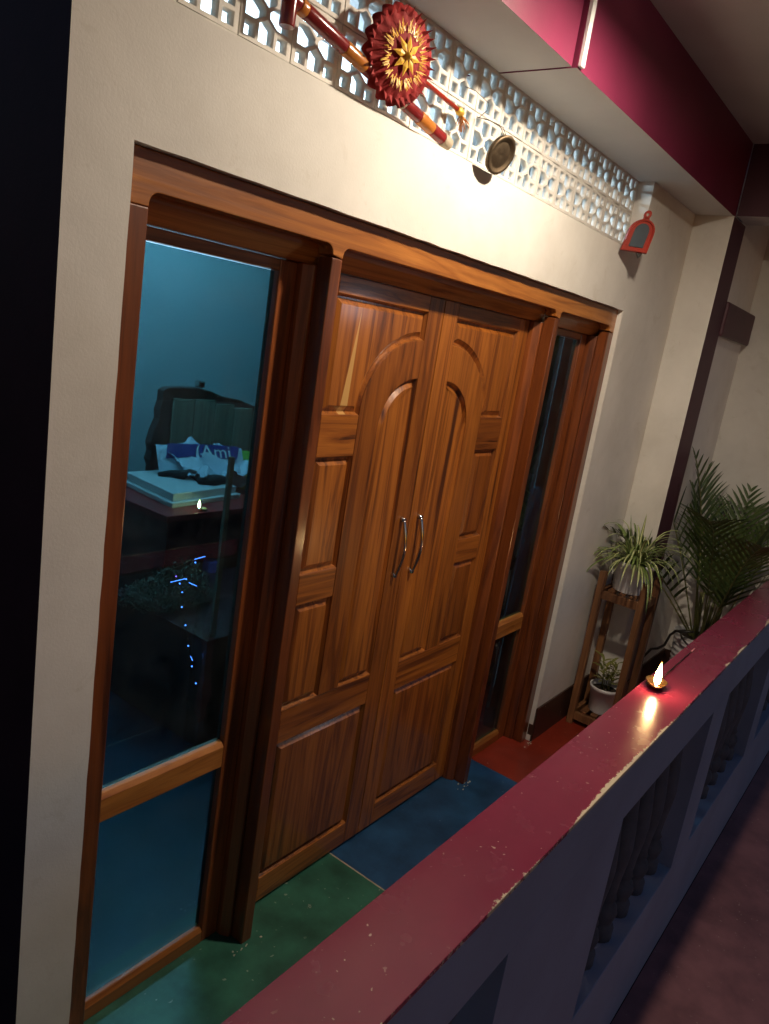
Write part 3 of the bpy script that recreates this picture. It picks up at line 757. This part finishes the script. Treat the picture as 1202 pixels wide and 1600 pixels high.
def ribbon(base, az, elev, length, width, droop, n=9, mats=(0, 1, 0), twist=0):
    """arching leaf: 3 strips wide"""
    p = Vector(base); d = Vector((math.cos(az) * math.cos(elev), math.sin(az) * math.cos(elev), math.sin(elev))); mb = MB(); vs = []
    sx = Vector((-math.sin(az), math.cos(az), 0))
    for i in range(n + 1):
        f = i / n; w = width * (math.sin(math.pi * min(1, .18 + .82 * f)) ** .7 + .02) * (1 if f < .97 else .3)
        nn = sx.cross(d).normalized()
        for k, q_ in enumerate((-1, -.38, .38, 1)):
            vs.append(p + sx * (w * q_ * .5) + nn * (abs(q_) * w * .16))
        p = p + d * (length / n)
        d = (d + Vector((0, 0, -droop / n * (.4 + 1.3 * f)))).normalized()
    fs = []; mi = []
    for i in range(n):
        for k in range(3):
            fs.append((i * 4 + k, i * 4 + k + 1, (i + 1) * 4 + k + 1, (i + 1) * 4 + k)); mi.append(mats[k])
    return mb.add(vs, fs, mi, True)
sp_ = empty('spider_plant', (PT[0], PT[1], PT[2] + .145), 'arching striped spider plant in the upper white pot', 'plant')
for i in range(105):
    az = random.uniform(0, 6.283); el = R(random.uniform(20, 80)); ln = random.uniform(.18, .40)
    if i < 4: el = R(random.uniform(78, 88)); ln = random.uniform(.2, .3)
    b = (PT[0] + .035 * math.cos(az) * random.random(), PT[1] + .035 * math.sin(az) * random.random(), PT[2] + .145)
    ribbon(b, az, el, ln, random.uniform(.011, .018), random.uniform(2.2, 4.2) if i > 3 else .5, mats=(0, 1, 0) if random.random() < .7 else (0, 0, 0)).build('leaf', [M['leaf1'], M['leaf2']], sp_)
lp_ = empty('small_plant', (PL[0], PL[1], PL[2] + .13), 'small leafy plant in the lower white pot of the stand', 'plant')
for i in range(7):
    az = i * .9 + .3; hx = .10 + .09 * random.random(); top = Vector((PL[0] + .05 * math.cos(az), PL[1] + .05 * math.sin(az), PL[2] + .13 + hx))
    MB().tube([(PL[0] + .02 * math.cos(az), PL[1] + .02 * math.sin(az), PL[2] + .125), (PL[0] + .03 * math.cos(az), PL[1] + .03 * math.sin(az), PL[2] + .13 + hx * .6), top], .0022, 5).build('stem', M['leaf3'], lp_)
    for k in range(6):
        f = .3 + .14 * k; p_ = Vector((PL[0] + (.02 + .03 * f) * math.cos(az), PL[1] + (.02 + .03 * f) * math.sin(az), PL[2] + .13 + hx * f))
        ribbon(p_, az + k * 2.4, R(30), random.uniform(.05, .08), .016, 1.2, 5, (0, 0, 0)).build('leaf', M['leaf3'], lp_)

# ------------------------------------------------------------------ palm in the corner
PB = (3.80, -.44, FZ)
pot((PB[0], PB[1], FZ), .16, .46, 'white ribbed pot of the palm behind the railing', ribs=14)
pm = empty('potted_palm', (PB[0], PB[1], FZ + .44), 'dark green areca palm in the corner at right', 'palm')
def frond(base, az, elev, length, droop, name='frond'):
    p = Vector(base); d = Vector((math.cos(az) * math.cos(elev), math.sin(az) * math.cos(elev), math.sin(elev)))
    mb = MB(); n = 21; pts = []; ds = []
    for i in range(n + 1):
        pts.append(p.copy()); ds.append(d.copy()); p = p + d * (length / n); d = (d + Vector((0, 0, -droop / n * (i / n) * 2))).normalized()
    mb.tube(pts, [.0055 * (1 - .8 * i / n) for i in range(n + 1)], 6, mi=1)
    for i in range(7, n + 1):
        f = (i - 7) / (n - 7); ll = .26 * math.sin(math.pi * (.22 + .70 * f)) * random.uniform(.85, 1.1) * (length / .95)
        sx = ds[i].cross(Vector((0, 0, 1))); sx = sx.normalized() if sx.length > .05 else Vector((1, 0, 0))
        up = sx.cross(ds[i]).normalized()
        for sgn in (-1, 1):
            dd = (sx * sgn * .75 + ds[i] * (.75 + .4 * f) + up * .28).normalized(); q0 = pts[i]; vs = []; m_ = 5
            w = .0080; wd = dd.cross(up).normalized()
            for k in range(m_ + 1):
                g = k / m_; ww = w * (math.sin(math.pi * min(1, .25 + .75 * g)) ** .8 + .03)
                vs += [q0 - wd * ww + up * .002, q0, q0 + wd * ww + up * .002]
                q0 = q0 + dd * (ll / m_); dd = (dd + Vector((0, 0, -.16 * g * 1.6))).normalized()
            fs = []
            for k in range(m_):
                fs += [(k * 3, k * 3 + 1, k * 3 + 4, k * 3 + 3), (k * 3 + 1, k * 3 + 2, k * 3 + 5, k * 3 + 4)]
            mb.add(vs, fs, 0, True)
    return mb.build(name, [M['palm'], M['palmstem']], pm)
rs = random.Random(21)
for i in range(15):
    az = i * 2.399 + rs.uniform(-.2, .2); el = R(rs.uniform(60, 86) if i % 3 else rs.uniform(48, 62))
    if math.cos(az) > .3: el = max(el, R(74))
    b = (PB[0] + .05 * math.cos(az), PB[1] + .05 * math.sin(az), FZ + .42)
    frond(b, az, el, rs.uniform(.75, 1.2), rs.uniform(.7, 1.5))
for i in range(6):
    az = i * 1.05
    MB().tube([(PB[0] + .05 * math.cos(az), PB[1] + .05 * math.sin(az), FZ + .42), (PB[0] + .07 * math.cos(az), PB[1] + .07 * math.sin(az), FZ + .72)], [.012, .007], 8).build('stalk', M['palmstem'], pm)
cb = [(3.60, -.152, .17), (3.60, -.165, .25), (3.60, -.20, .318), (3.60, -.235, .335), (3.60, -.268, .37), (3.60, -.285, .44), (3.60, -.31, .475), (3.60, -.35, .485), (3.60, -.41, .505)]
t = empty('bent_branch', (3.60, -.17, FZ), 'bent dark wire branch curling beside the palm pot', 'branch')
MB().tube([(3.60, -.185, FZ), (3.60, -.183, .10)] + [(x, y - .02, z) for x, y, z in cb], .0075, 8).build('stem', M['iron'], t)
MB().tube([(3.60, -.355, .478), (3.60, -.372, .445), (3.60, -.40, .425), (3.60, -.435, .405)], .006, 8).build('twig', M['iron'], t)

# ------------------------------------------------------------------ inside the room (seen through the tinted panes)
hb = empty('carved_headboard', (2.4, 2.45, FZ), 'dark carved headboard of grey boards against the room wall', 'headboard')
outl = [(1.96, FZ), (3.3, FZ), (3.3, 1.17), (2.95, 1.235), (2.767, 1.272), (2.60, 1.320), (2.45, 1.338), (2.36, 1.366), (2.245, 1.385), (2.10, 1.384), (2.02, 1.378), (1.985, 1.36), (1.985, 1.30), (1.968, 1.24), (1.975, 1.19), (1.945, 1.12), (1.925, 1.04), (1.940, .99), (1.925, .94), (1.945, .90)]
MB().prism(outl, 2.46, 2.52).build('frame', M['darkwood'], hb, bevel=.006)
for k in range(7):
    x = 2.055 + k * .165; MB().box(x, x + .160, 2.445, 2.4595, .45, 1.315 - max(0, k - 1) * .024).build('board', M['boards'], hb, bevel=.003)
MB().box(2.24, 2.29, 2.45, 2.50, 1.387, 1.43).build('finial', M['chrome'], hb, bevel=.01)
sb = empty('sideboard', (2.0, 1.95, FZ), 'dark sideboard in the room, red top standing in for the railing reflection', 'sideboard')
MB().box(1.52, 2.9, 1.72, 2.40, FZ, .80).build('carcass', M['darkwood'], sb, bevel=.004)
MB().box(1.48, 2.94, 1.68, 2.42, .8005, .835).build('top', M['red_reflection'], sb, bevel=.004)  # its red stands in for the reflected railing top
diya((1.735, 1.71, .8353), 'added oil lamp standing in for a flame reflected in the tall left pane', R(180), .8)  # added flame in place of a reflection on the pane
bx = empty('white_box', (1.9, 2.0, .8353), 'flat white carton lying on the sideboard behind the glass', 'box')
def quad_box(pts, z0, z1, name, mt, par): return MB().vprism(pts, z0, z1).build(name, M[mt], par, bevel=.004)
qb = [(1.60, 1.80), (2.13, 1.86), (2.13, 2.36), (1.66, 2.36)]
quad_box(qb, .8355, .862, 'base', 'white', bx)
quad_box([(1.625, 1.83), (2.11, 1.88), (2.11, 2.34), (1.68, 2.34)], .8623, .905, 'lid', 'white', bx)
bl_ = empty('black_strap', (1.9, 2.1, .9055), 'black crumpled strap lying across the white carton', 'strap')
MB().tube([(1.80, 2.20, .915), (1.86, 2.17, .925), (1.90, 2.10, .93), (1.95, 2.11, .94), (1.98, 2.04, .92), (1.93, 1.98, .918), (1.99, 1.94, .93), (2.06, 1.96, .925), (2.09, 1.92, .92)], [.012, .02, .028, .022, .034, .03, .036, .03, .015], 8).build('strap', M['black'], bl_)
sh_ = MB(); vs = []; fs = []; nn_ = 26; rr_ = random.Random(9)
for j in range(nn_ + 1):
    for i in range(nn_ + 1):
        u, v_ = i / nn_, j / nn_
        h_ = .018 * math.sin(7 * u + 5 * v_) * math.sin(9 * v_ - 3 * u) + .012 * math.sin(17 * u - 6 * v_) + .010 * rr_.uniform(-1, 1) + .03
        vs.append((1.90 + .46 * u + .03 * math.sin(6 * v_), 1.93 + .36 * v_ + .03 * math.sin(5 * u), .908 + 1.5 * max(0, h_) + .16 * max(0, v_ - .35)))
for j in range(nn_):
    for i in range(nn_): a = j * (nn_ + 1) + i; fs.append((a, a + 1, a + nn_ + 2, a + nn_ + 1))
o = sh_.add(vs, fs, 0, True).build('rumpled_sheet', M['bag']); tag(o, 'rumpled pale sheet heaped beside the carton behind the glass', 'sheet')
# packets
def pillow_bag(loc, sx, sy, sz, rz, label, name, mt, tilt=0):
    t = empty(name, loc, label, 'packet'); n = 14; mb = MB(); vs = []; rr = random.Random(3)
    rot = Matrix.Rotation(rz, 3, 'Z') @ Matrix.Rotation(tilt, 3, 'X')
    for s_ in (1, -1):
        for i in range(n + 1):
            for j in range(n + 1):
                u, v = i / n * 2 - 1, j / n * 2 - 1
                h = (1 - u ** 4) ** .5 * (1 - v ** 4) ** .5 * sz * (1 + .25 * math.sin(5 * u + 3 * v) * rr.uniform(.5, 1))
                vs.append(Vector(loc) + rot @ Vector((u * sx, v * sy, s_ * h + sz)))
    fs = []
    for s_ in range(2):
        o_ = s_ * (n + 1) ** 2
        for i in range(n):
            for j in range(n):
                a = o_ + i * (n + 1) + j; f = (a, a + n + 1, a + n + 2, a + 1); fs.append(f if s_ == 0 else f[::-1])
    mb.add(vs, fs, 0, True).build('film', M[mt], t)
    return t, rot
bg, rot = pillow_bag((2.10, 2.20, .93), .27, .13, .05, R(-18), 'white and navy printed packet propped on the carton behind the glass', 'printed_packet', 'bag', R(55))
def on_bag(pts, mt, name, d):
    n = len(pts); vs = [Vector((2.10, 2.20, .93)) + rot @ Vector((u, v, .103 + d + .0 * u)) for u, v in pts]
    MB().add(vs, [tuple(range(n))]).build(name, M[mt], bg)
on_bag([(-.24, .02), (-.10, .035), (.20, .03), (.23, .115), (.0, .12), (-.22, .115)], 'navy', 'print_band', .002)
fc = bpy.data.curves.new('lettering', 'FONT'); fc.body = '(Ami'; fc.size = .115; fc.extrude = .0008
fo = bpy.data.objects.new('tmp', fc); COL.objects.link(fo); dg = bpy.context.evaluated_depsgraph_get()
fm2 = bpy.data.meshes.new_from_object(fo.evaluated_get(dg)); bpy.data.objects.remove(fo)
fm2.transform(Matrix.Translation((-.06, .035, .1075))); fm2.transform(rot.to_4x4()); fm2.materials.clear(); fm2.materials.append(M['white'])
link('lettering', fm2, bg)
pillow_bag((2.46, 2.28, .89), .16, .12, .05, R(-20), 'green snack packet on the sideboard behind the glass', 'green_packet', 'gbag', R(50))
pillow_bag((2.40, 2.08, .84), .12, .08, .03, R(-10), 'yellow packet in front of the green one on the sideboard', 'yellow_packet', 'ybag', R(20))
# low cabinet with dry foliage and a string of small blue lights
lc = empty('low_cabinet', (1.7, 1.3, FZ), 'low dark cabinet in the room under the foliage', 'cabinet')
MB().box(1.2, 2.3, .98, 1.64, FZ, .48).build('carcass', M['darkwood'], lc, bevel=.004)
MB().box(1.18, 2.32, .96, 1.66, .4805, .505).build('top', M['fmaroon'], lc, bevel=.003)
bs = empty('foliage_heap', (1.36, 1.45, .505), 'dark dry foliage heaped on the low cabinet behind the glass', 'foliage')
fmb = MB(); rb = random.Random(5)
for i in range(2600):
    a = rb.uniform(0, 6.283); rr = rb.random() ** .5; x = 1.32 + .23 * rr * math.cos(a); y = 1.42 + .17 * rr * math.sin(a)
    hmax = .25 * (1 - rr ** 2) * (.6 + .4 * math.sin(9 * x)) + .05
    z = .507 + rb.random() * hmax; az = rb.uniform(0, 6.28); el = rb.uniform(-.3, 1.2); ll = rb.uniform(.012, .03)
    d = Vector((math.cos(az) * math.cos(el), math.sin(az) * math.cos(el), math.sin(el))); s_ = Vector((-math.sin(az), math.cos(az), 0)) * .004; p_ = Vector((x, y, z))
    fmb.add([p_, p_ + d * ll * .5 + s_, p_ + d * ll, p_ + d * ll * .5 - s_], [(0, 1, 2, 3)])
fo_ = fmb.build('leaves', M['bush'], bs); fo_['kind'] = 'stuff'
sl = empty('string_lights', (1.17, 1.15, .55), 'string of tiny blue lights hanging over the low cabinet edge', 'lights')
lpts = [(1.20, 1.227, .71), (1.235, 1.20, .70), (1.21, 1.21, .68), (1.22, 1.20, .64), (1.175, 1.14, .60), (1.172, 1.10, .53), (1.165, 1.06, .45), (1.162, 1.02, .37), (1.168, .99, .30), (1.26, 1.18, .78)]
MB().tube([lpts[9], lpts[0], lpts[1], lpts[2], lpts[3], lpts[4], lpts[5], lpts[6], lpts[7], lpts[8]], .0016, 5).build('cable', M['iron'], sl)
for i, p_ in enumerate(lpts):
    MB().lathe([(.0, -.004), (.0027, -.002), (.0036, 0), (.0027, .002), (.0, .004)], 8, p_).build('bulb', M['ledp' if i == 0 else 'led'], sl)
for (a, b) in (((1.245, 1.17, .80), (1.295, 1.16, .81)), ((1.15, 1.20, .70), (1.225, 1.195, .705)), ((1.235, 1.18, .69), (1.265, 1.16, .675)), ((1.165, 1.04, .41), (1.172, 1.03, .39))):
    MB().tube([a, b], .0013, 5).build('glow_strip', M['led'], sl)
o = MB().tube([(1.80, 1.66, .02), (1.79, 1.66, .30), (1.80, 1.67, .56)], [.05, .06, .05], 12).build('purple_drape', M['purple'])
tag(o, 'narrow purple drape hanging behind the low cabinet', 'drape')
gl_ = empty('glass_tray', (2.10, 1.58, .507), 'small clear tray on the low cabinet catching the light', 'tray')
MB().box(1.95, 2.2, 1.50, 1.63, .506, .515).build('tray', M['chrome'], gl_, bevel=.003)
MB().lathe([(.0, .516), (.028, .516), (.034, .57), (.032, .57), (.027, .52)], 16, (2.08, 1.57, 0)).build('cup', M['chrome'], gl_)
o = MB().box(1.222, 1.245, .985, 1.0, .47, 1.30).build('pane_edge_glint', M['bamboo']); tag(o, 'thin pale strip standing in for a reflecting pane edge behind the left pane', 'strip')  # solid pale strip painted in for the reflection on a pane edge
# behind the right pane: open inner shutter with cloth
sh = empty('inner_shutter', (2.9, .31, FZ), 'dark inner shutter with pale edge behind the narrow right pane', 'shutter')
MB().box(2.662, 3.6, .30, .325, FZ + .02, 2.03).build('board', M['darkwood'], sh, bevel=.002)
MB().box(2.6580, 2.6615, .2985, .3015, .13, 2.03).build('edge_strip', M['white'], sh)
wd_ = empty('added_wardrobe', (3.5, .8, FZ), 'added dark cupboard that darkens the view through the narrow right pane', 'added_wardrobe')  # dark bulk added to keep the right pane dark
MB().box(2.62, 4.2, .45, 1.1, FZ, 2.18).build('carcass', M['darkwood'], wd_, bevel=.005)
MB().box(2.60, 4.22, .43, 1.12, 2.1805, 2.21).build('top', M['darkwood'], wd_, bevel=.004)
cl = MB(); vs = []; fs = []; nx, nz = 20, 24
for j in range(nz + 1):
    for i in range(nx + 1):
        u = i / nx; v = j / nz; vs.append((2.575 + .26 * u - .03 * v * (1 - u), .285 - .012 * math.sin(u * 17 + v * 2) - .01, 1.25 - .72 * v - .07 * u + .03 * math.sin(u * 5)))
for j in range(nz):
    for i in range(nx): a = j * (nx + 1) + i; fs.append((a, a + 1, a + nx + 2, a + nx + 1))
o = cl.add(vs, fs, 0, True).build('blue_cloth', M['bluecloth']); tag(o, 'blue cloth draped over the shutter behind the narrow pane', 'cloth')
md = o.modifiers.new('thick', 'SOLIDIFY'); md.thickness = .003
